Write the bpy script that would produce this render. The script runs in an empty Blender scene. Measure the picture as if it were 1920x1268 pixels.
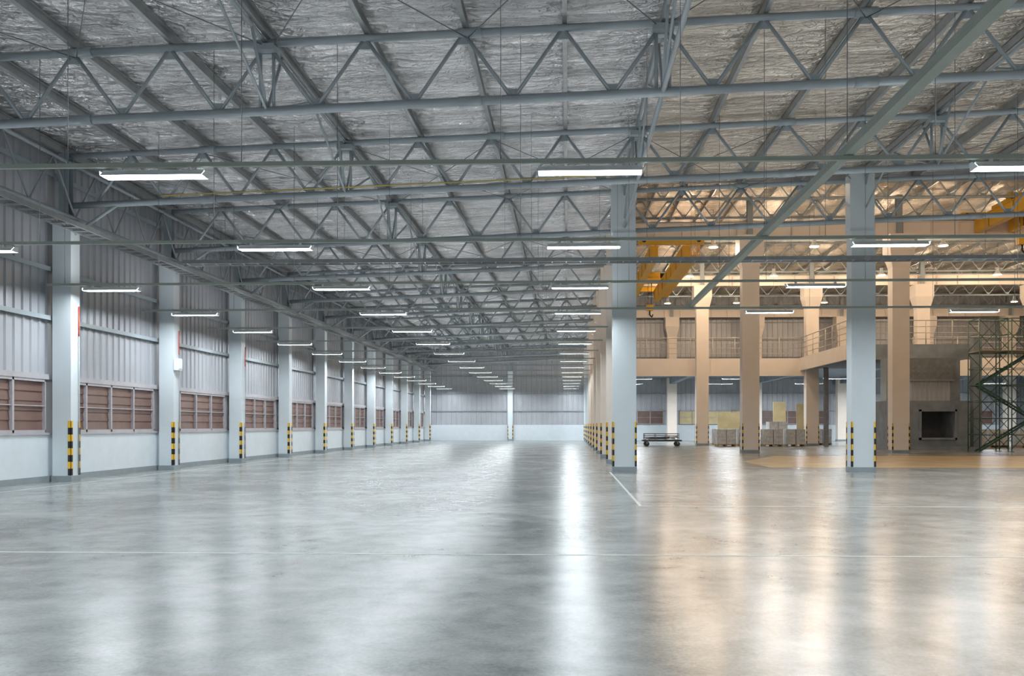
import bpy, math, random
from mathutils import Vector, Matrix
random.seed(4)
scene=bpy.context.scene
COL=scene.collection

# ---------------------------------------------------------------- materials
def new_mat(name):
    m=bpy.data.materials.new(name); m.use_nodes=True
    nt=m.node_tree; b=nt.nodes['Principled BSDF']
    return m,nt,b
def mat(name,c,rough=0.5,metal=0.0,var=0.08,scale=3.0,bump=0.0,bscale=20.0,spec=0.5,stretch=(1,1,1)):
    m,nt,b=new_mat(name)
    tc=nt.nodes.new('ShaderNodeTexCoord'); mp=nt.nodes.new('ShaderNodeMapping')
    mp.inputs['Scale'].default_value=stretch
    nt.links.new(tc.outputs['Object'],mp.inputs['Vector'])
    n=nt.nodes.new('ShaderNodeTexNoise'); n.inputs['Scale'].default_value=scale; n.inputs['Detail'].default_value=5
    nt.links.new(mp.outputs[0],n.inputs['Vector'])
    r=nt.nodes.new('ShaderNodeValToRGB')
    r.color_ramp.elements[0].position=0.3; r.color_ramp.elements[1].position=0.7
    r.color_ramp.elements[0].color=tuple(max(0,v*(1-var)) for v in c)+(1,)
    r.color_ramp.elements[1].color=tuple(min(1,v*(1+var)) for v in c)+(1,)
    nt.links.new(n.outputs['Fac'],r.inputs['Fac']); nt.links.new(r.outputs[0],b.inputs['Base Color'])
    b.inputs['Roughness'].default_value=rough; b.inputs['Metallic'].default_value=metal
    b.inputs['Specular IOR Level'].default_value=spec
    if bump>0:
        n2=nt.nodes.new('ShaderNodeTexNoise'); n2.inputs['Scale'].default_value=bscale; n2.inputs['Detail'].default_value=4
        nt.links.new(mp.outputs[0],n2.inputs['Vector'])
        bp=nt.nodes.new('ShaderNodeBump'); bp.inputs['Strength'].default_value=bump; bp.inputs['Distance'].default_value=0.02
        nt.links.new(n2.outputs['Fac'],bp.inputs['Height']); nt.links.new(bp.outputs[0],b.inputs['Normal'])
    return m
def emis(name,c,s):
    m,nt,b=new_mat(name)
    b.inputs['Base Color'].default_value=c+(1,)
    b.inputs['Emission Color'].default_value=c+(1,); b.inputs['Emission Strength'].default_value=s
    return m

M_white=mat('column_paint',(0.65,0.71,0.74),0.45,var=0.03,scale=1.2,bump=0.05)
M_peach=mat('peach_warm_lit_paint',(0.82,0.73,0.645),0.5,var=0.03,scale=1.2)  # peach tone puts the warm hall lighting into the base colour
M_dado=mat('dado_paint',(0.69,0.75,0.79),0.45,var=0.03)
M_plinth=mat('plinth_grey',(0.27,0.31,0.33),0.5,var=0.1)
M_yel=mat('guard_yellow',(0.85,0.50,0.03),0.45,var=0.04)
M_gas=mat('gas_pipe_paint',(0.50,0.38,0.08),0.5,var=0.1)
M_blk=mat('guard_black',(0.015,0.017,0.02),0.45,var=0.1)
M_steel=mat('steel_paint',(0.32,0.365,0.39),0.42,var=0.07,scale=2)
M_steel2=mat('galv_steel',(0.31,0.325,0.33),0.4,0.3,var=0.12,scale=4)
M_green=mat('trunking_paint',(0.42,0.46,0.41),0.45,var=0.04)
M_rod=mat('rod_steel',(0.16,0.17,0.18),0.5,0.3)
M_sheet=mat('wall_sheet',(0.46,0.47,0.50),0.42,0.25,var=0.06,scale=0.8)
M_frame=mat('window_frame',(0.45,0.43,0.45),0.45)
M_louv=mat('louvre_brown',(0.185,0.108,0.088),0.4,var=0.14,scale=2)
M_fix=mat('fixture_white',(0.80,0.84,0.84),0.4)
M_tube=emis('tube_glow',(0.86,0.96,1.0),22)
M_lampg=emis('sodium_glow',(1.0,0.84,0.6),10)
M_crane=mat('crane_yellow',(0.74,0.40,0.02),0.45,var=0.05)
M_conc=mat('raw_concrete',(0.24,0.27,0.30),0.75,var=0.18,scale=1.5,bump=0.3)
M_dark=mat('dark_underside',(0.12,0.12,0.125),0.7)
M_scaf=mat('scaffold_green',(0.05,0.13,0.10),0.5)
M_board=mat('plywood',(0.66,0.54,0.30),0.6,var=0.1,scale=2)
M_wrap=mat('wrapped_cartons',(0.58,0.60,0.62),0.35,var=0.2,scale=6)
M_wood=mat('pallet_wood',(0.42,0.28,0.15),0.7,var=0.2)
M_red=mat('red_pipe',(0.55,0.05,0.03),0.4)
M_line=mat('joint_line',(0.60,0.62,0.57),0.4,var=0.12)
M_rail=mat('rail_paint',(0.55,0.50,0.45),0.4)
M_zone=mat('floor_tan',(0.62,0.45,0.24),0.25,var=0.12,scale=0.8)

def foil_mat(name,c):
    m,nt,b=new_mat(name); L=nt.links
    tc=nt.nodes.new('ShaderNodeTexCoord')
    def noise(sc,s,d,dist=0.0,ro=0.55):
        mp=nt.nodes.new('ShaderNodeMapping'); mp.inputs['Scale'].default_value=sc
        L.new(tc.outputs['Object'],mp.inputs['Vector'])
        n=nt.nodes.new('ShaderNodeTexNoise'); n.inputs['Scale'].default_value=s; n.inputs['Detail'].default_value=d; n.inputs['Distortion'].default_value=dist; n.inputs['Roughness'].default_value=ro
        L.new(mp.outputs[0],n.inputs['Vector']); return n.outputs['Fac']
    def madd(a,k,cc):
        x=nt.nodes.new('ShaderNodeMath'); x.operation='MULTIPLY_ADD'; x.inputs[1].default_value=k
        L.new(a,x.inputs[0])
        if isinstance(cc,float): x.inputs[2].default_value=cc
        else: L.new(cc,x.inputs[2])
        return x.outputs[0]
    n1=noise((0.55,2.0,1),1.1,4,1.8,0.5)       # long folds across the nave
    n2=noise((1,1.6,1),3.2,4,1.5,0.55)         # crinkle
    n3=noise((0.5,0.5,1),0.9,3)
    w=nt.nodes.new('ShaderNodeTexWave'); w.bands_direction='Y'; w.inputs['Scale'].default_value=0.26; w.inputs['Distortion'].default_value=0.4; w.inputs['Detail'].default_value=2; w.inputs['Detail Scale'].default_value=1.2; w.wave_profile='SAW'
    L.new(tc.outputs['Object'],w.inputs['Vector'])
    s=madd(n1,0.45,madd(n2,0.25,madd(n3,0.3,0.0)))
    s=madd(w.outputs['Fac'],0.13,s)
    r=nt.nodes.new('ShaderNodeValToRGB'); r.color_ramp.elements[0].position=0.44; r.color_ramp.elements[1].position=0.70
    r.color_ramp.elements[0].color=tuple(v*0.68 for v in c)+(1,); r.color_ramp.elements[1].color=tuple(min(1,v*1.3) for v in c)+(1,)
    L.new(s,r.inputs['Fac']); L.new(r.outputs[0],b.inputs['Base Color'])
    h=madd(w.outputs['Fac'],0.9,madd(n1,1.0,madd(n2,0.5,0.0)))
    bp=nt.nodes.new('ShaderNodeBump'); bp.inputs['Strength'].default_value=1.0; bp.inputs['Distance'].default_value=0.38
    L.new(h,bp.inputs['Height']); L.new(bp.outputs[0],b.inputs['Normal'])
    b.inputs['Metallic'].default_value=0.75; b.inputs['Roughness'].default_value=0.26
    return m
M_foil=foil_mat('foil_insulation',(0.77,0.765,0.77))
M_foil2=foil_mat('foil_lamp_spill_tint',(0.80,0.71,0.62))  # same foil, with warm lamp spill tinted into its base colour

def floor_mat():
    m,nt,b=new_mat('polished_concrete'); L=nt.links
    tc=nt.nodes.new('ShaderNodeTexCoord')
    def noise(s,d,sc=(1,1,1),dist=0,ro=0.62):
        mp=nt.nodes.new('ShaderNodeMapping'); mp.inputs['Scale'].default_value=sc
        L.new(tc.outputs['Object'],mp.inputs['Vector'])
        n=nt.nodes.new('ShaderNodeTexNoise'); n.inputs['Scale'].default_value=s; n.inputs['Detail'].default_value=d; n.inputs['Roughness'].default_value=ro; n.inputs['Distortion'].default_value=dist
        L.new(mp.outputs[0],n.inputs['Vector']); return n
    n1=noise(0.45,5,(1,1,1),0.5,0.55); n2=noise(2.2,8,(1,1,1),0.3,0.68); n3=noise(30,4,ro=0.7)
    def madd(a,k,c):
        x=nt.nodes.new('ShaderNodeMath'); x.operation='MULTIPLY_ADD'; x.inputs[1].default_value=k
        L.new(a,x.inputs[0])
        if isinstance(c,float): x.inputs[2].default_value=c
        else: L.new(c,x.inputs[2])
        return x.outputs[0]
    s=madd(n1.outputs['Fac'],0.42,madd(n2.outputs['Fac'],0.36,madd(n3.outputs['Fac'],0.22,0.0)))
    r=nt.nodes.new('ShaderNodeValToRGB'); e=r.color_ramp.elements
    e[0].position=0.39; e[0].color=(0.125,0.137,0.133,1); e[1].position=0.61; e[1].color=(0.37,0.382,0.372,1)
    L.new(s,r.inputs['Fac']); L.new(r.outputs[0],b.inputs['Base Color'])
    b.inputs['Roughness'].default_value=0.24
    b.inputs['IOR'].default_value=1.37
    return m
M_floor=floor_mat()

# ---------------------------------------------------------------- mesh builder
class MB:
    def __init__(s,name,mats):
        s.name=name; s.mats=mats; s.v=[]; s.f=[]; s.m=[]; s.sm=[]
    def box(s,x0,x1,y0,y1,z0,z1,m=0):
        n=len(s.v)
        s.v+=[(x0,y0,z0),(x1,y0,z0),(x1,y1,z0),(x0,y1,z0),(x0,y0,z1),(x1,y0,z1),(x1,y1,z1),(x0,y1,z1)]
        for q in ((0,3,2,1),(4,5,6,7),(0,1,5,4),(1,2,6,5),(2,3,7,6),(3,0,4,7)):
            s.f.append(tuple(n+i for i in q)); s.m.append(m); s.sm.append(False)
    def frustum(s,a0,a1,m=0):  # a=(x0,x1,y0,y1,z)
        n=len(s.v)
        for a in (a0,a1):
            s.v+=[(a[0],a[2],a[4]),(a[1],a[2],a[4]),(a[1],a[3],a[4]),(a[0],a[3],a[4])]
        for q in ((0,3,2,1),(4,5,6,7),(0,1,5,4),(1,2,6,5),(2,3,7,6),(3,0,4,7)):
            s.f.append(tuple(n+i for i in q)); s.m.append(m); s.sm.append(False)
    def tube(s,p,q,r,m=0,k=6,r2=None,smooth=True):
        p=Vector(p); q=Vector(q); d=(q-p)
        if d.length<1e-6: return
        d.normalize(); up=Vector((0,0,1)) if abs(d.z)<0.9 else Vector((1,0,0))
        a=d.cross(up).normalized(); b=d.cross(a)
        r2=r if r2 is None else r2
        n=len(s.v)
        for c,rr in ((p,r),(q,r2)):
            for i in range(k):
                t=2*math.pi*(i+0.5)/k
                s.v.append(tuple(c+a*math.cos(t)*rr+b*math.sin(t)*rr))
        for i in range(k):
            j=(i+1)%k
            s.f.append((n+i,n+j,n+k+j,n+k+i)); s.m.append(m); s.sm.append(smooth)
        s.f.append(tuple(n+i for i in range(k-1,-1,-1))); s.m.append(m); s.sm.append(False)
        s.f.append(tuple(n+k+i for i in range(k))); s.m.append(m); s.sm.append(False)
    def bar(s,p,q,w,h,m=0):  # rectangular bar
        p=Vector(p); q=Vector(q); d=(q-p).normalized(); up=Vector((0,0,1)) if abs(d.z)<0.95 else Vector((0,1,0))
        a=d.cross(up).normalized(); b=a.cross(d)
        n=len(s.v)
        for c in (p,q):
            for (i,j) in ((-1,-1),(1,-1),(1,1),(-1,1)):
                s.v.append(tuple(c+a*i*w/2+b*j*h/2))
        for t in ((0,1,2,3),(7,6,5,4),(0,4,5,1),(1,5,6,2),(2,6,7,3),(3,7,4,0)):
            s.f.append(tuple(n+i for i in t)); s.m.append(m); s.sm.append(False)
    def quad(s,a,b,c,d,m=0):
        n=len(s.v); s.v+=[a,b,c,d]; s.f.append((n,n+1,n+2,n+3)); s.m.append(m); s.sm.append(False)
    def done(s,parent=None):
        me=bpy.data.meshes.new(s.name); me.from_pydata(s.v,[],s.f)
        for mm in s.mats: me.materials.append(mm)
        me.polygons.foreach_set('material_index',s.m); me.polygons.foreach_set('use_smooth',s.sm); me.update()
        o=bpy.data.objects.new(s.name,me); COL.objects.link(o)
        if parent: o.parent=parent
        return o

YR=-14.0; YB=86.0; XL=-13.95; XR=44.0; YS=29.3; XN=2.3
SL=0.036
def ztop(x): return 9.2+SL*x      # truss top chord axis
def zbot(x): return 7.87+SL*x
def zroof(x): return ztop(x)+0.34
HR=14.3  # crane hall roof

# ---------------------------------------------------------------- shell
f=MB('floor',[M_floor]); f.box(XL-0.3,XR+0.3,YR-0.3,YB+0.3,-0.2,0.0); f.done()
c=MB('ceiling',[M_foil,M_foil2])
def slab(x0,x1,y0,y1,m):
    n=len(c.v)
    for dz in (0,0.08):
        c.v+= [(x0,y0,zroof(x0)+dz),(x1,y0,zroof(x1)+dz),(x1,y1,zroof(x1)+dz),(x0,y1,zroof(x0)+dz)]
    for q in ((0,3,2,1),(4,5,6,7),(0,1,5,4),(1,2,6,5),(2,3,7,6),(3,0,4,7)):
        c.f.append(tuple(n+i for i in q)); c.m.append(m); c.sm.append(False)
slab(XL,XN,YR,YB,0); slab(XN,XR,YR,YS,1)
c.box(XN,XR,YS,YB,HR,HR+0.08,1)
c.done()

def ribbed_profile(L,pitch=0.34,depth=0.045):
    pts=[];t=0
    while t<L:
        for a,d in ((0,0),(pitch*0.62,0),(pitch*0.70,depth),(pitch*0.90,depth),(pitch*0.98,0)):
            if t+a<L: pts.append((t+a,d))
        t+=pitch
    pts.append((L,0)); return pts
def ribbed(mb,axis,fixed,a0,a1,z0,z1,sign,m=0,pitch=0.34):
    pts=ribbed_profile(a1-a0,pitch); n=len(mb.v)
    for t,d in pts:
        for z in (z0,z1):
            if axis=='y': mb.v.append((fixed+sign*d,a0+t,z))
            else: mb.v.append((a0+t,fixed+sign*d,z))
    for i in range(len(pts)-1):
        k=n+2*i
        mb.f.append((k,k+2,k+3,k+1)); mb.m.append(m); mb.sm.append(False)
# left wall
w=MB('wall_left',[M_sheet,M_dado,M_steel,M_frame])
w.box(XL-0.1,XL+0.12,YR,YB,0.0,1.25,1)
w.box(XL-0.1,XL+0.16,YR,YB,1.25,1.31,3)
ribbed(w,'y',XL+0.02,YR,YB,2.75,zroof(XL),1,0)
w.box(XL,XL+0.15,YR,YB,2.72,2.86,3)   # sill flashing over windows
w.box(XL-0.12,XL,YR,YB,0,zroof(XL),0)
for z in (4.35,5.65,6.95,8.2):
    w.box(XL+0.05,XL+0.20,YR,YB,z,z+0.07,2)
    w.box(XL+0.18,XL+0.20,YR,YB,z-0.05,z+0.0,2)
w.done()
b=MB('baseboard_left',[M_plinth]); b.box(XL+0.12,XL+0.17,YR,YB,0,0.16); b.done()
# back wall
w=MB('wall_back',[M_sheet,M_dado,M_steel,M_frame])
w.box(XL,XR,YB-0.12,YB+0.1,0,1.55,1)
ribbed(w,'x',YB-0.04,XL,XN,1.5,zroof(XN),-1,0,0.5)
ribbed(w,'x',YB-0.04,XN,XR,1.5,HR,-1,0,0.5)
w.box(XL,XR,YB+0.02,YB+0.1,0,zroof(XL),0); w.box(XN,XR,YB+0.02,YB+0.1,zroof(XL),HR,0)
for z in (2.9,4.6,6.3,8.2): w.box(XL,XR,YB-0.2,YB-0.08,z,z+0.08,2)
for z in (9.9,11.6,13.2): w.box(XN,XR,YB-0.2,YB-0.08,z,z+0.08,2)
w.done()
w=MB('wall_right',[M_sheet,M_dado]); w.box(XR,XR+0.1,YR,YB,0,HR,0); ribbed(w,'y',XR-0.02,YR,YB,1.3,HR,-1,0,0.5); w.box(XR-0.1,XR,YR,YB,0,1.3,1); w.done()
w=MB('wall_rear',[M_sheet,M_dado]); ribbed(w,'x',YR+0.02,XL,XR,1.3,zroof(XR),1,0,0.5); w.box(XL,XR,YR-0.1,YR,0,zroof(XL),0); w.box(XL,XR,YR,YR+0.1,0,1.3,1); w.done()
w=MB('wall_clerestory',[M_sheet]); w.box(XN,XR,YS,YS+0.1,zroof(XN)+0.05,HR); w.box(XN,XN+0.1,YS,YB,zroof(XN)-0.2,HR); w.done()

# floor joints
j=MB('trim_floor_joints',[M_line])
j.box(XL+0.2,XR,10.0,10.04,0.0,0.003); j.box(1.33,XR,16.12,16.15,0,0.003); j.box(1.32,1.375,16.15,27.8,0,0.003)
j.box(-12.7,-12.66,12,80,0,0.003)
j.done()
j=MB('trim_tan_floor_zone',[M_zone])  # flat tan polygon laid just above the floor
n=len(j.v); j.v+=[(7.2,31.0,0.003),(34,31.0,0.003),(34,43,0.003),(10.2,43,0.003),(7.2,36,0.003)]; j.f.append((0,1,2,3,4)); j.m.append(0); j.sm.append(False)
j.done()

# ---------------------------------------------------------------- trusses
COLY=[22.75+6.0*k for k in range(-6,11)]
XMID=1.83-4*1.93
def truss(y,x0,x1,name='roof_truss',zt=ztop,zb=zbot,mod=1.93,x_ref=1.83,rc=0.085,rw=0.038,k=8):
    t=MB(name,[M_steel,M_steel2])
    t.tube((x0,y,zt(x0)),(x1,y,zt(x1)),rc*0.9,0,k); t.tube((x0,y,zb(x0)),(x1,y,zb(x1)),rc,0,k)
    i0=math.ceil((x0-x_ref)/mod); i1=math.floor((x1-x_ref)/mod)
    for i in range(i0,i1+1):
        xa=x_ref+i*mod
        for s in (-1,1):
            xb=xa+s*mod/2
            if x0<=xb<=x1: t.tube((xa,y,zt(xa)),(xb,y,zb(xb)),rw,0,6)
        t.box(xa-0.10,xa+0.10,y-0.012,y+0.012,zt(xa)-0.22,zt(xa)-0.04,0)
        if x0<xa+mod/2<x1:
            xb=xa+mod/2; t.box(xb-0.10,xb+0.10,y-0.012,y+0.012,zb(xb)+0.04,zb(xb)+0.2,0)
    for xs in (-9.6,-1.9,5.7,13.3,21):
        if x0<xs<x1:
            for zz in (zt,zb): t.tube((xs-0.22,y,zz(xs-.22)),(xs+0.22,y,zz(xs+.22)),rc+0.015,0,k)
    return t
for y in COLY:
    if y<-13: continue
    x1=XR if y<YS+0.5 else 1.83
    t=truss(y,-13.45,x1)
    for xm in (XMID,1.83,9.55,17.27,24.99):
        if xm>x1: continue
        for dx in (-0.13,0.13): t.tube((xm+dx,y,ztop(xm)),(xm+dx,y,zbot(xm)),0.035,0,6)
        for s in (-1,1):
            if s>0 and y+1.2>YS and xm>3: continue
            t.tube((xm,y+s*0.9,ztop(xm)+0.1),(xm,y,zbot(xm)),0.032,0,6)
        t.box(xm-0.2,xm+0.2,y-0.2,y+0.2,ztop(xm)-0.20,ztop(xm)-0.08,0)
    t.tube((-13.45,y,zbot(-13.45)-0.9),(-12.0,y,zbot(-12)),0.05,0,6)
    t.done()

# purlins
p=MB('roof_purlins',[M_steel2])
xs=[]
x=1.83
while x>-13.7: x-=1.93
x+=1.93
while x<XR-0.3: xs.append(x); x+=1.93
xs.insert(0,-13.6)
for x in xs:
    y1=YB if x<1.9 else YS
    z=ztop(x)+0.09
    p.bar((x,YR,z+0.10),(x,y1,z+0.10),0.02,0.22)          # web
    p.bar((x+0.035,YR,z),(x+0.035,y1,z),0.09,0.015)       # flanges
    p.bar((x+0.035,YR,z+0.20),(x+0.035,y1,z+0.20),0.09,0.015)
p.done()

# longitudinal bracing
g=MB('longitudinal_bracing',[M_steel,M_rod])
for xm in (XMID,1.83,9.55,17.27):
    ys=[y for y in COLY if (y<YS or xm<3)]
    for a,bb in zip(ys[:-1],ys[1:]):
        m=(a+bb)/2; zt_=ztop(xm)-0.02; zb_=zbot(xm)
        g.tube((xm,a,zb_),(xm,m,zt_),0.028,0,5); g.tube((xm,m,zt_),(xm,bb,zb_),0.028,0,5)
        g.tube((xm,a,zt_),(xm,bb,zt_),0.04,0,6)
        if xm==1.83:
            g.tube((xm,a,zb_),(xm,bb,zb_),0.05,0,6)
for a,bb in zip(COLY[:-1],COLY[1:]):
    xe=-13.2; z0=7.05; z1=8.45
    g.tube((xe,a,z0),(xe,bb,z0),0.05,0,6); g.tube((xe,a,z1),(xe,bb,z1),0.05,0,6)
    n=6; d=(bb-a)/n
    for q in range(n):
        za,zb_=(z0,z1) if q%2==0 else (z1,z0)
        g.tube((xe,a+q*d,za),(xe,a+(q+1)*d,zb_),0.028,0,5)
for kk,(a,bb) in enumerate(zip(COLY[:-1],COLY[1:])):
    if kk%2: continue
    for x0,x1 in ((-13.4,-9.7),(-9.7,-5.8),(-5.8,-1.95),(-1.95,1.8),(1.8,5.7),(5.7,9.5),(9.5,13.4)):
        if x0>1.7 and bb>YS: continue
        g.tube((x0,a,ztop(x0)-0.1),(x1,bb,ztop(x1)-0.1),0.010,1,4)
        g.tube((x1,a,ztop(x1)-0.1),(x0,bb,ztop(x0)-0.1),0.010,1,4)
g.done()

# ---------------------------------------------------------------- columns
def guards(mb,x0,x1,y0,y1,h=1.62,z0=0.17,my=2,mk=3,arm=0.05,t=0.012,sides=(0,1)):
    n=8; dz=(h-z0)/n
    cs=[(x0,1),(x1,-1)]
    for i in range(n):
        m=my if (n-1-i)%2==0 else mk
        za=z0+i*dz; zb_=za+dz
        for q in sides:
            cx,sx=cs[q]
            for cy,sy in ((y0,1),(y1,-1)):
                mb.box(min(cx-sx*t,cx+sx*arm),max(cx-sx*t,cx+sx*arm),min(cy-sy*t,cy),max(cy-sy*t,cy),za,zb_,m)
                mb.box(min(cx-sx*t,cx),max(cx-sx*t,cx),min(cy-sy*t,cy+sy*arm),max(cy-sy*t,cy+sy*arm),za,zb_,m)
def column(x,y,w,d,h,paint,name='concrete_column',guard=True,sides=(0,1),arm=0.05):
    mb=MB(name,[paint,M_plinth,M_yel,M_blk,M_steel])
    x0,x1,y0,y1=x-w/2,x+w/2,y-d/2,y+d/2
    mb.box(x0,x1,y0,y1,0,h,0)
    mb.box(x0-0.02,x1+0.02,y0-0.02,y1+0.02,0,0.16,1)
    if guard: guards(mb,x0,x1,y0,y1,sides=sides,arm=arm)
    return mb,(x0,x1,y0,y1)
for y in COLY:
    mb,(x0,x1,y0,y1)=column(-13.45,y,0.50,0.42,6.85,M_white,sides=(1,),arm=0.075)
    mb.box(x0-0.05,x1+0.05,y0-0.04,y1+0.04,6.85,6.93,4)
    for s in (-1,1): mb.box(-13.45-0.13,-13.45+0.13,y+s*0.12-0.01,y+s*0.12+0.01,6.93,ztop(-13.45)+0.05,4)
    mb.box(-13.45-0.01,-13.45+0.01,y-0.12,y+0.12,6.93,ztop(-13.45)+0.05,4)
    mb.done()
for x in (1.83,9.47,17.1,24.8,32.4):
    mb,(x0,x1,y0,y1)=column(x,28.3,0.76,0.5,7.75,M_white)
    mb.box(x0-0.04,x1-0.02,y0+0.03,y1,7.75,ztop(x)+0.05,0)
    mb.done()
for k in range(1,10):
    y=28.3+6*k
    mb,(x0,x1,y0,y1)=column(1.83,y,0.62,0.45,7.8,M_peach if k<7 else M_white)
    mb.box(x0-0.10,x0,y0,y1,7.0,7.8,0)
    mb.box(x0,x1,y0+0.05,y1-0.05,7.8,zroof(1.83)-0.35,0)
    mb.done()
for x in (-5.7,):
    mb,_=column(x,YB-0.5,0.5,0.42,6.85,M_white); mb.box(x-0.12,x+0.12,YB-0.6,YB-0.4,6.85,zroof(x),4); mb.done()
HC=[(x,y) for y in (48.0,65.0,83.8) for x in (10.0,18.1,26.2,34.3,42.0)]
for x,y in HC:
    mb,(x0,x1,y0,y1)=column(x,y,0.92,0.7,11.0,M_peach,guard=(y<70),name='crane_column')
    mb.frustum((x0,x1,y0,y1,10.1),(x0-0.2,x1+0.2,y0-0.25,y1+0.25,11.0),0)
    mb.box(x0-0.2,x1+0.2,y0-0.25,y1+0.25,11.0,11.9,0)
    for s in (-1,1): mb.box(x-0.15,x+0.15,y+s*0.16-0.015,y+s*0.16+0.015,11.9,HR-0.2,4)
    mb.box(x-0.012,x+0.012,y-0.16,y+0.16,11.9,HR-0.2,4)
    mb.done()
for yy in (30.2,48.0,65.0,83.8):
    mb=MB('crane_runway_beam',[M_peach,M_steel])
    mb.box(XN+0.15,XR,yy-0.16,yy+0.16,11.9,11.93,0); mb.box(XN+0.15,XR,yy-0.16,yy+0.16,12.6,12.64,0); mb.box(XN+0.15,XR,yy-0.02,yy+0.02,11.9,12.6,0)
    x=XN+1
    while x<XR: mb.box(x-0.01,x+0.01,yy-0.15,yy+0.15,11.9,12.6,0); x+=1.5
    mb.box(XN+0.15,XR,yy-0.04,yy+0.04,12.64,12.74,1)
    mb.done()
for y in (34.0,39,44,48.0,54,60,65.0,71,77,83.5):
    truss(y,XN+0.1,XR-0.1,'hall_roof_truss',lambda x:HR-0.28,lambda x:HR-1.35,1.6,2.4,0.07,0.035,6).done()
mb=MB('hall_roof_purlins',[M_steel2]); x=XN+0.8
while x<XR: mb.bar((x,YS+0.1,HR-0.11),(x,YB,HR-0.11),0.07,0.2); x+=1.6
mb.done()

# ---------------------------------------------------------------- windows
wi=[0]
def window(axis,fixed,a0,a1,z0,z1,panes,sign,mlouv=M_louv):
    wi[0]+=1
    mb=MB('window_%d'%wi[0],[M_frame,mlouv,M_dark])
    def bx(a,b_,z,zz,d0,d1,m):
        lo,hi=sorted((fixed+sign*d0,fixed+sign*d1))
        if axis=='y': mb.box(lo,hi,a,b_,z,zz,m)
        else: mb.box(a,b_,lo,hi,z,zz,m)
    t=0.07
    bx(a0,a1,z0,z0+t,0,0.12,0); bx(a0,a1,z1-t,z1,0,0.12,0)
    for i in range(panes+1):
        c_=a0+(a1-a0)*i/panes; bx(max(a0,c_-t/2),min(a1,c_+t/2),z0,z1,0.0,0.12,0)
    bx(a0,a1,(z0+z1)/2-0.012,(z0+z1)/2+0.012,0.06,0.1,0)
    n=5; dz=(z1-z0-2*t)/n
    bx(a0,a1,z0,z1,-0.0,0.012,1)
    for i in range(n):
        z=z0+t+i*dz
        pA=(fixed+sign*0.02); pB=(fixed+sign*0.05)
        if axis=='y': mb.quad((pB,a0,z),(pB,a1,z),(pA,a1,z+dz*1.05),(pA,a0,z+dz*1.05),1)
        else: mb.quad((a0,pB,z),(a1,pB,z),(a1,pA,z+dz*1.05),(a0,pA,z+dz*1.05),1)
    mb.done()
for a,bb in zip(COLY[:-1],COLY[1:]):
    if bb<0: continue
    window('y',XL+0.01,a+0.3,bb-0.3,1.31,2.72,4,1)
for k,x in enumerate((3.0,11.0,19.0,27.0,35.0)):
    window('x',YB-0.13,x,x+6.4,1.6,3.0,5,-1, M_board if k==1 else M_louv)

# ---------------------------------------------------------------- fluorescent lighting
LZ=5.02
ROWY=[12.07+5.08*k for k in range(-4,15)]
LX_all=(-11.93,-5.86,0.31,6.30,12.6,18.8,25.0)
def area(parent,name,loc,sx,sy,e,col,rot=(0,0,0)):
    l=bpy.data.lights.new(name,'AREA'); l.shape='RECTANGLE'; l.size=sx; l.size_y=sy; l.energy=e; l.color=col
    o=bpy.data.objects.new(name,l); COL.objects.link(o); o.location=loc; o.rotation_euler=rot
    if parent: o.parent=parent
    return o
def fluor(x,y,z,L=1.45,e=70,up=18):
    mb=MB('fluorescent_light',[M_fix,M_tube])
    mb.box(x-L/2,x+L/2,y-0.045,y+0.045,z+0.06,z+0.09,0)
    for s in (-1,1):
        mb.quad((x-L/2,y+s*0.045,z+0.065),(x+L/2,y+s*0.045,z+0.065),(x+L/2,y+s*0.125,z+0.0),(x-L/2,y+s*0.125,z+0.0),0)
        mb.box(x+s*0.5-0.02,x+s*0.5+0.02,y-0.02,y+0.02,z+0.09,z+0.14,0)
    for s in (-1,1):
        xe=x+s*L/2
        n=len(mb.v); mb.v+=[(xe,y-0.125,z),(xe,y+0.125,z),(xe+s*0.05,y+0.045,z+0.09),(xe+s*0.05,y-0.045,z+0.09)]
        mb.f.append((n,n+1,n+2,n+3)); mb.m.append(0); mb.sm.append(False)
    for s in (-1,1): mb.tube((x-L/2+0.02,y+s*0.05,z+0.030),(x+L/2-0.02,y+s*0.05,z+0.030),0.016,1,8)
    o=mb.done()
    area(o,'tube_light',(x,y,z+0.008),L-0.06,0.17,e,(0.88,0.95,1.0))
    if up: area(o,'added_ceiling_fill',(x,y,z+0.205),L-0.1,0.06,up,(0.94,0.97,1.0),(math.pi,0,0))  # added upward fill to brighten the roof foil, no tube here
for iy,y in enumerate(ROWY):
    front=y<YS
    xe=XR-0.2 if front else 1.5
    mb=MB('lighting_trunking',[M_green,M_rod])
    mb.box(XL+0.3,xe,y-0.03,y+0.03,LZ+0.14,LZ+0.20,0)
    for lx in LX_all:
        for dx in ((-1.25,1.25) if front else (-1.25,)):
            if lx+dx<xe: mb.tube((lx+dx,y,LZ+0.2),(lx+dx,y,zroof(lx+dx)-0.02),0.006,1,4)
    mb.done()
    for x in LX_all:
        if not front and x>1: continue
        e=112
        if x==0.31: e=66
        if x<-11: e=128
        if y<0: e=70
        if y>78: e=150
        fluor(x,y,LZ,e=e,up=27)
mb=MB('cable_trunking',[M_green,M_rod]); mb.box(3.80,3.94,-4,28.0,LZ+0.21,LZ+0.33,0)
y=2.0
while y<28: mb.tube((3.88,y,LZ+0.33),(3.88,y,zroof(3.88)-0.02),0.007,1,4); y+=5.08
mb.done()
mb=MB('cable_ladder',[M_steel2,M_rod])
for xx in (-12.9,-12.45): mb.box(xx-0.02,xx+0.02,YR+1,YB-3,6.55,6.67)
y=YR+1
while y<YB-3: mb.box(-12.9,-12.45,y-0.02,y+0.02,6.56,6.60); y+=0.45
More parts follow.
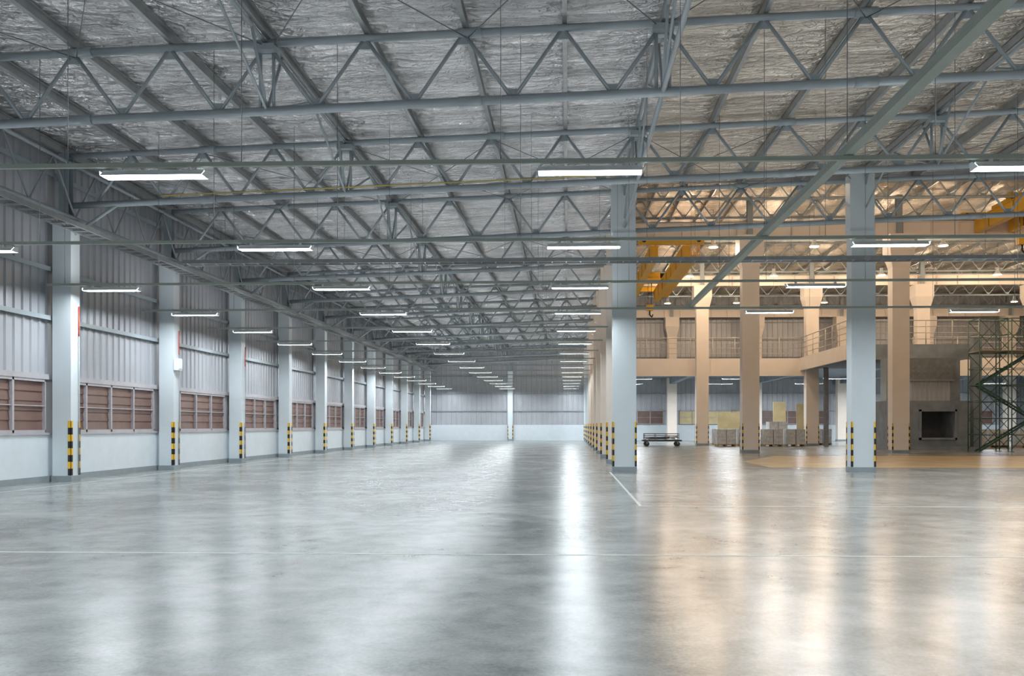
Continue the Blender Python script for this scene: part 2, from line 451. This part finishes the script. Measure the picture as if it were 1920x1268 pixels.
for q in range(4): mb.tube((-12.8+q*0.08,YR+1,6.63),(-12.8+q*0.08,YB-3,6.63),0.022,1,5)
mb.done()
mb=MB('cable_ladder',[M_steel2,M_rod])
for yy in (27.2,27.6): mb.box(-12.3,XR-0.5,yy-0.02,yy+0.02,6.66,6.78)
x=-12.2
while x<XR-1: mb.box(x-0.02,x+0.02,27.2,27.6,6.68,6.72); x+=0.45
for q in range(3): mb.tube((-12.3,27.3+q*0.09,6.75),(XR-0.5,27.3+q*0.09,6.75),0.02,1,5)
x=-11
while x<XR-1: mb.tube((x,27.4,6.7),(x,27.4,zroof(x)-0.02),0.006,1,4); x+=3
mb.done()
mb=MB('yellow_gas_pipe',[M_gas]); mb.tube((-10.8,22.6,zbot(-10.8)+0.12),(1.6,22.6,zbot(1.6)+0.12),0.016,0,8); mb.done()
mb=MB('electrical_box',[M_fix,M_red])
mb.box(-13.18,-13.02,28.50,28.78,3.35,3.75,0); mb.box(-13.02,-13.0,28.53,28.75,3.4,3.7,0)
mb.done()
mb=MB('red_conduit_pipe',[M_red,M_steel])
for y in (22.75,28.75,34.75):
    mb.tube((-13.17,y+0.12,3.9),(-13.17,y+0.12,4.7),0.018,0,6); mb.tube((-13.17,y+0.12,0.2),(-13.17,y+0.12,3.9),0.013,1,6)
mb.done()

# ---------------------------------------------------------------- crane hall contents
mb=MB('mezzanine_floor',[M_peach,M_conc,M_dark])
mb.box(XN+0.1,XR,65.35,YB-0.2,6.1,6.4,1)
mb.box(XN+0.1,18.0,65.05,65.4,5.2,6.5,0)
mb.box(25.6,XR,65.05,65.4,5.2,6.5,0)
for x in (10,18.1,26.2,34.3): mb.box(x-0.25,x+0.25,65.5,YB-0.3,5.5,6.1,1)
mb.box(17.4,25.6,54.6,65.3,5.75,6.4,2); mb.box(17.4,25.6,54.5,54.65,5.6,6.55,1)
mb.box(17.3,17.45,54.5,65.3,5.6,6.55,0)
mb.done()
def railing(pts,z0,h,n=4):
    mb=MB('guard_railing',[M_rail])
    for a,bb in zip(pts[:-1],pts[1:]):
        a=Vector(a);bb=Vector(bb);L=(bb-a).length
        for i in range(n):
            z=z0+h*(i+1)/n; mb.tube((a.x,a.y,z),(bb.x,bb.y,z),0.035 if i==n-1 else 0.022,0,5)
        k=max(1,round(L/1.6))
        for i in range(k+1):
            q=a.lerp(bb,i/k); mb.tube((q.x,q.y,z0),(q.x,q.y,z0+h),0.035,0,5)
    mb.done()
railing([(2.6,65.1),(17.4,65.1),(17.4,54.6),(25.5,54.6)],6.5,1.55)
railing([(25.6,65.1),(43.5,65.1)],6.5,1.55)
mb=MB('platform_post',[M_steel2,M_dark])
for x,y in ((17.7,55.0),(18.3,62.0)):
    for s in (-1,1): mb.box(x-0.14,x+0.14,y+s*0.13-0.012,y+s*0.13+0.012,0,5.62,0)
    mb.box(x-0.012,x+0.012,y-0.13,y+0.13,0,5.62,0)
mb.done()
mb=MB('furnace_block',[M_conc,M_dark,M_sheet,M_steel])
Y0=53.2
X0,X1,Z1=19.4,24.3,3.0
ox0,ox1,oz0,oz1=21.4,23.4,0.75,2.35
mb.box(X0,ox0,Y0,Y0+4,0,Z1,0); mb.box(ox1,X1,Y0,Y0+4,0,Z1,0); mb.box(ox0,ox1,Y0,Y0+4,0,oz0,0); mb.box(ox0,ox1,Y0,Y0+4,oz1,Z1,0)
mb.box(ox0,ox1,Y0+1.8,Y0+3.9,oz0,oz1,1)
mb.box(X0-0.1,X1+0.1,Y0-0.3,Y0+4,0,0.2,0)
for (a,b_) in ((ox0-0.12,ox0),(ox1,ox1+0.12)): mb.box(a,b_,Y0-0.1,Y0,oz0-0.12,oz1+0.12,0)
mb.box(ox0-0.12,ox1+0.12,Y0-0.1,Y0,oz1,oz1+0.12,0); mb.box(ox0-0.12,ox1+0.12,Y0-0.1,Y0,oz0-0.12,oz0,0)
mb.box(X0,X0+0.55,Y0+0.2,Y0+1.2,Z1,5.6,3)
mb.box(X1-0.9,X1-0.3,Y0+0.6,Y0+1.4,Z1,5.6,0)
mb.done()
mb=MB('steel_hopper',[M_sheet,M_steel2])
mb.frustum((20.9,23.4,Y0+0.3,Y0+3,4.3),(20.6,23.6,Y0+0.1,Y0+3.2,5.6),1)
mb.box(21.0,23.3,Y0+0.4,Y0+2.8,Z1+0.01,4.3,0); ribbed(mb,'x',Y0+0.38,21.0,23.3,Z1+0.01,4.25,-1,0,0.28)
mb.box(20.8,23.5,Y0+0.25,Y0+3,4.2,4.32,1)
for i in range(7):
    for k in range(4):
        mb.box(20.95+i*0.36,21.02+i*0.36,Y0+0.14,Y0+0.2,4.5+k*0.28,4.56+k*0.28,1)
mb.done()
mb=MB('scaffolding_tower',[M_scaf,M_wood])
for bx0 in (23.4,25.2):
    xA,xB=bx0,bx0+1.6
    for x in (xA,xB):
        for y in (50.0,51.4): mb.tube((x,y,0),(x,y,7.6),0.035,0,6)
    for l in range(4):
        z=l*1.9
        for y in (50.0,51.4):
            mb.tube((xA,y,z+0.15),(xB,y,z+1.85),0.022,0,5); mb.tube((xB,y,z+0.15),(xA,y,z+1.85),0.022,0,5)
            mb.tube((xA,y,z+1.9),(xB,y,z+1.9),0.03,0,5); mb.tube((xA,y,z+0.95),(xB,y,z+0.95),0.02,0,5)
        for x in (xA,xB):
            mb.tube((x,50.0,z+1.9),(x,51.4,z+1.9),0.03,0,5); mb.tube((x,50.0,z+1.0),(x,51.4,z+1.0),0.02,0,5)
    for x in (xA,xB):
        for y in (50.0,51.4): mb.box(x-0.1,x+0.1,y-0.1,y+0.1,0,0.03,0)
mb.box(23.4,26.8,50.05,51.35,5.72,5.78,1)
for l in range(3):
    z=l*1.9
    for y in (50.3,50.8): mb.bar((23.5,y,z+(0 if l%2==0 else 1.9)),(26.6,y,z+(1.9 if l%2==0 else 0)),0.04,0.1,0)
    for i in range(8):
        t=(i+.5)/8; zz=z+(1.9*t if l%2==0 else 1.9*(1-t)); mb.box(23.5+3.1*t-0.12,23.5+3.1*t+0.12,50.3,50.8,zz,zz+0.03,0)
mb.done()
mb,_=column(25.0,53.9,0.5,0.5,6.9,M_conc,guard=False,name='concrete_post'); mb.done()

def pallet(x,y,nx=2,nz=2,h=0.55,w=0.7):
    mb=MB('pallet_of_cartons',[M_wood,M_wrap])
    W=nx*w
    for i in range(5): mb.box(x-W/2+i*W/5+0.02,x-W/2+(i+1)*W/5-0.03,y-0.6,y+0.6,0.11,0.14,0)
    for i in (-1,0,1): mb.box(x+i*(W/2-0.08)-0.06,x+i*(W/2-0.08)+0.06,y-0.6,y+0.6,0,0.11,0)
    for i in range(nx):
        for k in range(nz):
            for q in (-1,0):
                mb.box(x-W/2+i*w+0.02,x-W/2+(i+1)*w-0.02,y+q*0.58+0.01,y+q*0.58+0.56,0.14+k*h+0.005,0.14+(k+1)*h-0.01,1)
    mb.done()
for x,y,nx,nz in ((11.4,63.2,2,2),(13.1,63.8,2,2),(14.7,63.0,2,2),(15.9,66.5,2,3),(16.4,63.4,2,2),(12.1,67.5,3,2),(27.6,60,2,2),(29.5,60.8,2,2),(31.3,60.2,2,2),(19.5,67.5,2,2)):
    pallet(x,y,nx,nz)
def board_stack(x,y,w,h,d=0.25):
    mb=MB('plywood_sheets',[M_board,M_wood])
    for i in range(4):
        o=i*0.06; mb.frustum((x-w/2+o*0.6,x+w/2-o*0.3,y+i*d/4,y+i*d/4+0.04,0.0),(x-w/2+o*0.6,x+w/2-o*0.3,y+0.3+i*d/4,y+0.34+i*d/4,h-0.1*i),0)
    mb.box(x-w/2,x+w/2,y+0.34,y+0.42,0,0.9,1); 
    for s in (-1,1): mb.bar((x+s*w*0.4,y+0.40,0),(x+s*w*0.4,y+0.60,h*0.9),0.06,0.06,1)
    mb.done()
board_stack(13.2,69.0,2.6,2.5); board_stack(16.9,69.5,1.0,3.4); board_stack(18.6,68.6,1.2,3.2); board_stack(25.9,57.5,1.3,3.0); board_stack(27.8,63.0,1.2,3.0)
mb=MB('platform_trolley',[M_blk,M_steel2,M_wrap])
mb.box(5.4,8.2,62.5,63.7,0.35,0.45,0)
for x in (5.7,7.9):
    for y in (62.6,63.6): mb.tube((x,y-0.05,0.17),(x,y+0.05,0.17),0.17,0,12); mb.box(x-0.04,x+0.04,y-0.07,y+0.07,0.17,0.36,1)
for i in range(9):
    xx=5.5+random.random()*1.2; mb.bar((xx,62.6+i*0.12,0.5+0.05*(i%4)),(xx+1.4,62.65+i*0.12,0.5+0.06*((i+1)%4)),0.08,0.06,i%2+0)
for z in (0.62,0.75,0.88): mb.box(5.5,8.0,62.6,62.66,z,z+0.04,0); mb.box(5.5,8.0,63.4,63.46,z,z+0.04,0)
for x in (5.5,6.3,7.1,7.96): mb.box(x,x+0.05,62.6,62.66,0.45,0.92,1); mb.box(x,x+0.05,63.4,63.46,0.45,0.92,1)
mb.done()

def crane(x,y0,y1,yt,z):
    mb=MB('overhead_crane',[M_crane,M_blk,M_steel2])
    for xx in (x-0.9,x+0.9):
        mb.box(xx-0.2,xx+0.2,y0+0.2,y1-0.2,z-0.75,z-0.05,0)
        mb.box(xx-0.26,xx+0.26,y0+0.2,y1-0.2,z-0.05,z-0.01,0)
        yy=y0+1
        while yy<y1-0.5: mb.box(xx-0.22,xx+0.22,yy-0.01,yy+0.01,z-0.75,z-0.05,1); yy+=2.5
    for yy in (y0,y1):
        mb.box(x-1.8,x+1.8,yy-0.18,yy+0.18,z+0.01,z+0.36,0)
        for s in (-1,1): mb.tube((x+s*1.5,yy-0.22,z+0.2),(x+s*1.5,yy+0.22,z+0.2),0.12,1,10)
    mb.box(x-1.2,x+1.2,yt-0.7,yt+0.7,z-0.01,z+0.15,0)
    mb.tube((x-0.7,yt,z+0.40),(x+0.7,yt,z+0.40),0.28,0,12); mb.tube((x+0.7,yt,z+0.40),(x+1.15,yt,z+0.40),0.2,1,12)
    for s in (-1,1): mb.tube((x+s*0.12,yt,z+0.3),(x+s*0.12,yt,z-1.6),0.02,1,4)
    mb.box(x-0.25,x+0.25,yt-0.15,yt+0.15,z-2.0,z-1.6,0)
    mb.tube((x,yt,z-2.0),(x,yt,z-2.3),0.05,1,6); mb.tube((x,yt,z-2.3),(x+0.15,yt,z-2.45),0.05,1,6); mb.tube((x+0.15,yt,z-2.45),(x+0.22,yt,z-2.25),0.04,1,6)
    xx=x+1.5
    mb.box(x+1.12,x+1.7,y0+0.5,y1-0.5,z-0.5,z-0.46,0)
    yy=y0+0.6
    while yy<y1-0.5: mb.tube((xx+0.15,yy,z-0.46),(xx+0.15,yy,z+0.35),0.025,0,4); yy+=1.4
    for h in (-0.05,0.35): mb.tube((xx+0.15,y0+0.5,z+h),(xx+0.15,y1-0.5,z+h),0.025,0,4)
    mb.done()
crane(5.7,48.0,65.0,60.5,11.5); crane(23.2,30.2,48.0,45.0,12.74)

def highbay(x,y,z,e,zr=HR,col=(1.0,0.76,0.53)):
    mb=MB('high_bay_lamp',[M_fix,M_lampg,M_rod])
    mb.tube((x,y,z+0.15),(x,y,z+0.38),0.28,0,14,r2=0.12); mb.tube((x,y,z+0.38),(x,y,z+0.65),0.12,0,10)
    mb.tube((x,y,z+0.13),(x,y,z+0.149),0.25,1,14); mb.tube((x,y,z+0.65),(x,y,zr-0.02),0.015,2,4)
    o=mb.done()
    l=bpy.data.lights.new('sodium_light','POINT'); l.energy=e; l.color=col; l.shadow_soft_size=0.2
    lo=bpy.data.objects.new('sodium_light',l); COL.objects.link(lo); lo.location=(x,y,z-0.12); lo.parent=o
for y in (36.5,51.5,61.5,75.0):
    for x in ((8.4,14.0,19.5,29.0,38.0) if y<45 else (8.6,14.5,22.0,30.0,38.0)):
        highbay(x,y,11.6 if y<45 else 11.9,(330 if y<45 else 460) if y<70 else 440)
for x in (5.5,13.5,21.5,29.5,37.5):
    for y in (69.5,78.0): fluor(x,y,5.2,L=2.4,e=480,up=0)

# ---------------------------------------------------------------- world & camera
wld=bpy.data.worlds.new('World'); scene.world=wld; wld.use_nodes=True
bg=wld.node_tree.nodes['Background']; bg.inputs[0].default_value=(0.02,0.025,0.04,1); bg.inputs[1].default_value=0.3
cam=bpy.data.cameras.new('camera'); co=bpy.data.objects.new('camera',cam); COL.objects.link(co)
co.location=(0,0,1.5); co.rotation_euler=(math.radians(90),0,math.radians(1.94))
cam.sensor_width=36; cam.lens=30.4; cam.shift_y=164/1920; cam.shift_x=-50/1920; cam.clip_end=300
scene.camera=co
scene.view_settings.view_transform='Standard'
scene.view_settings.exposure=0.0
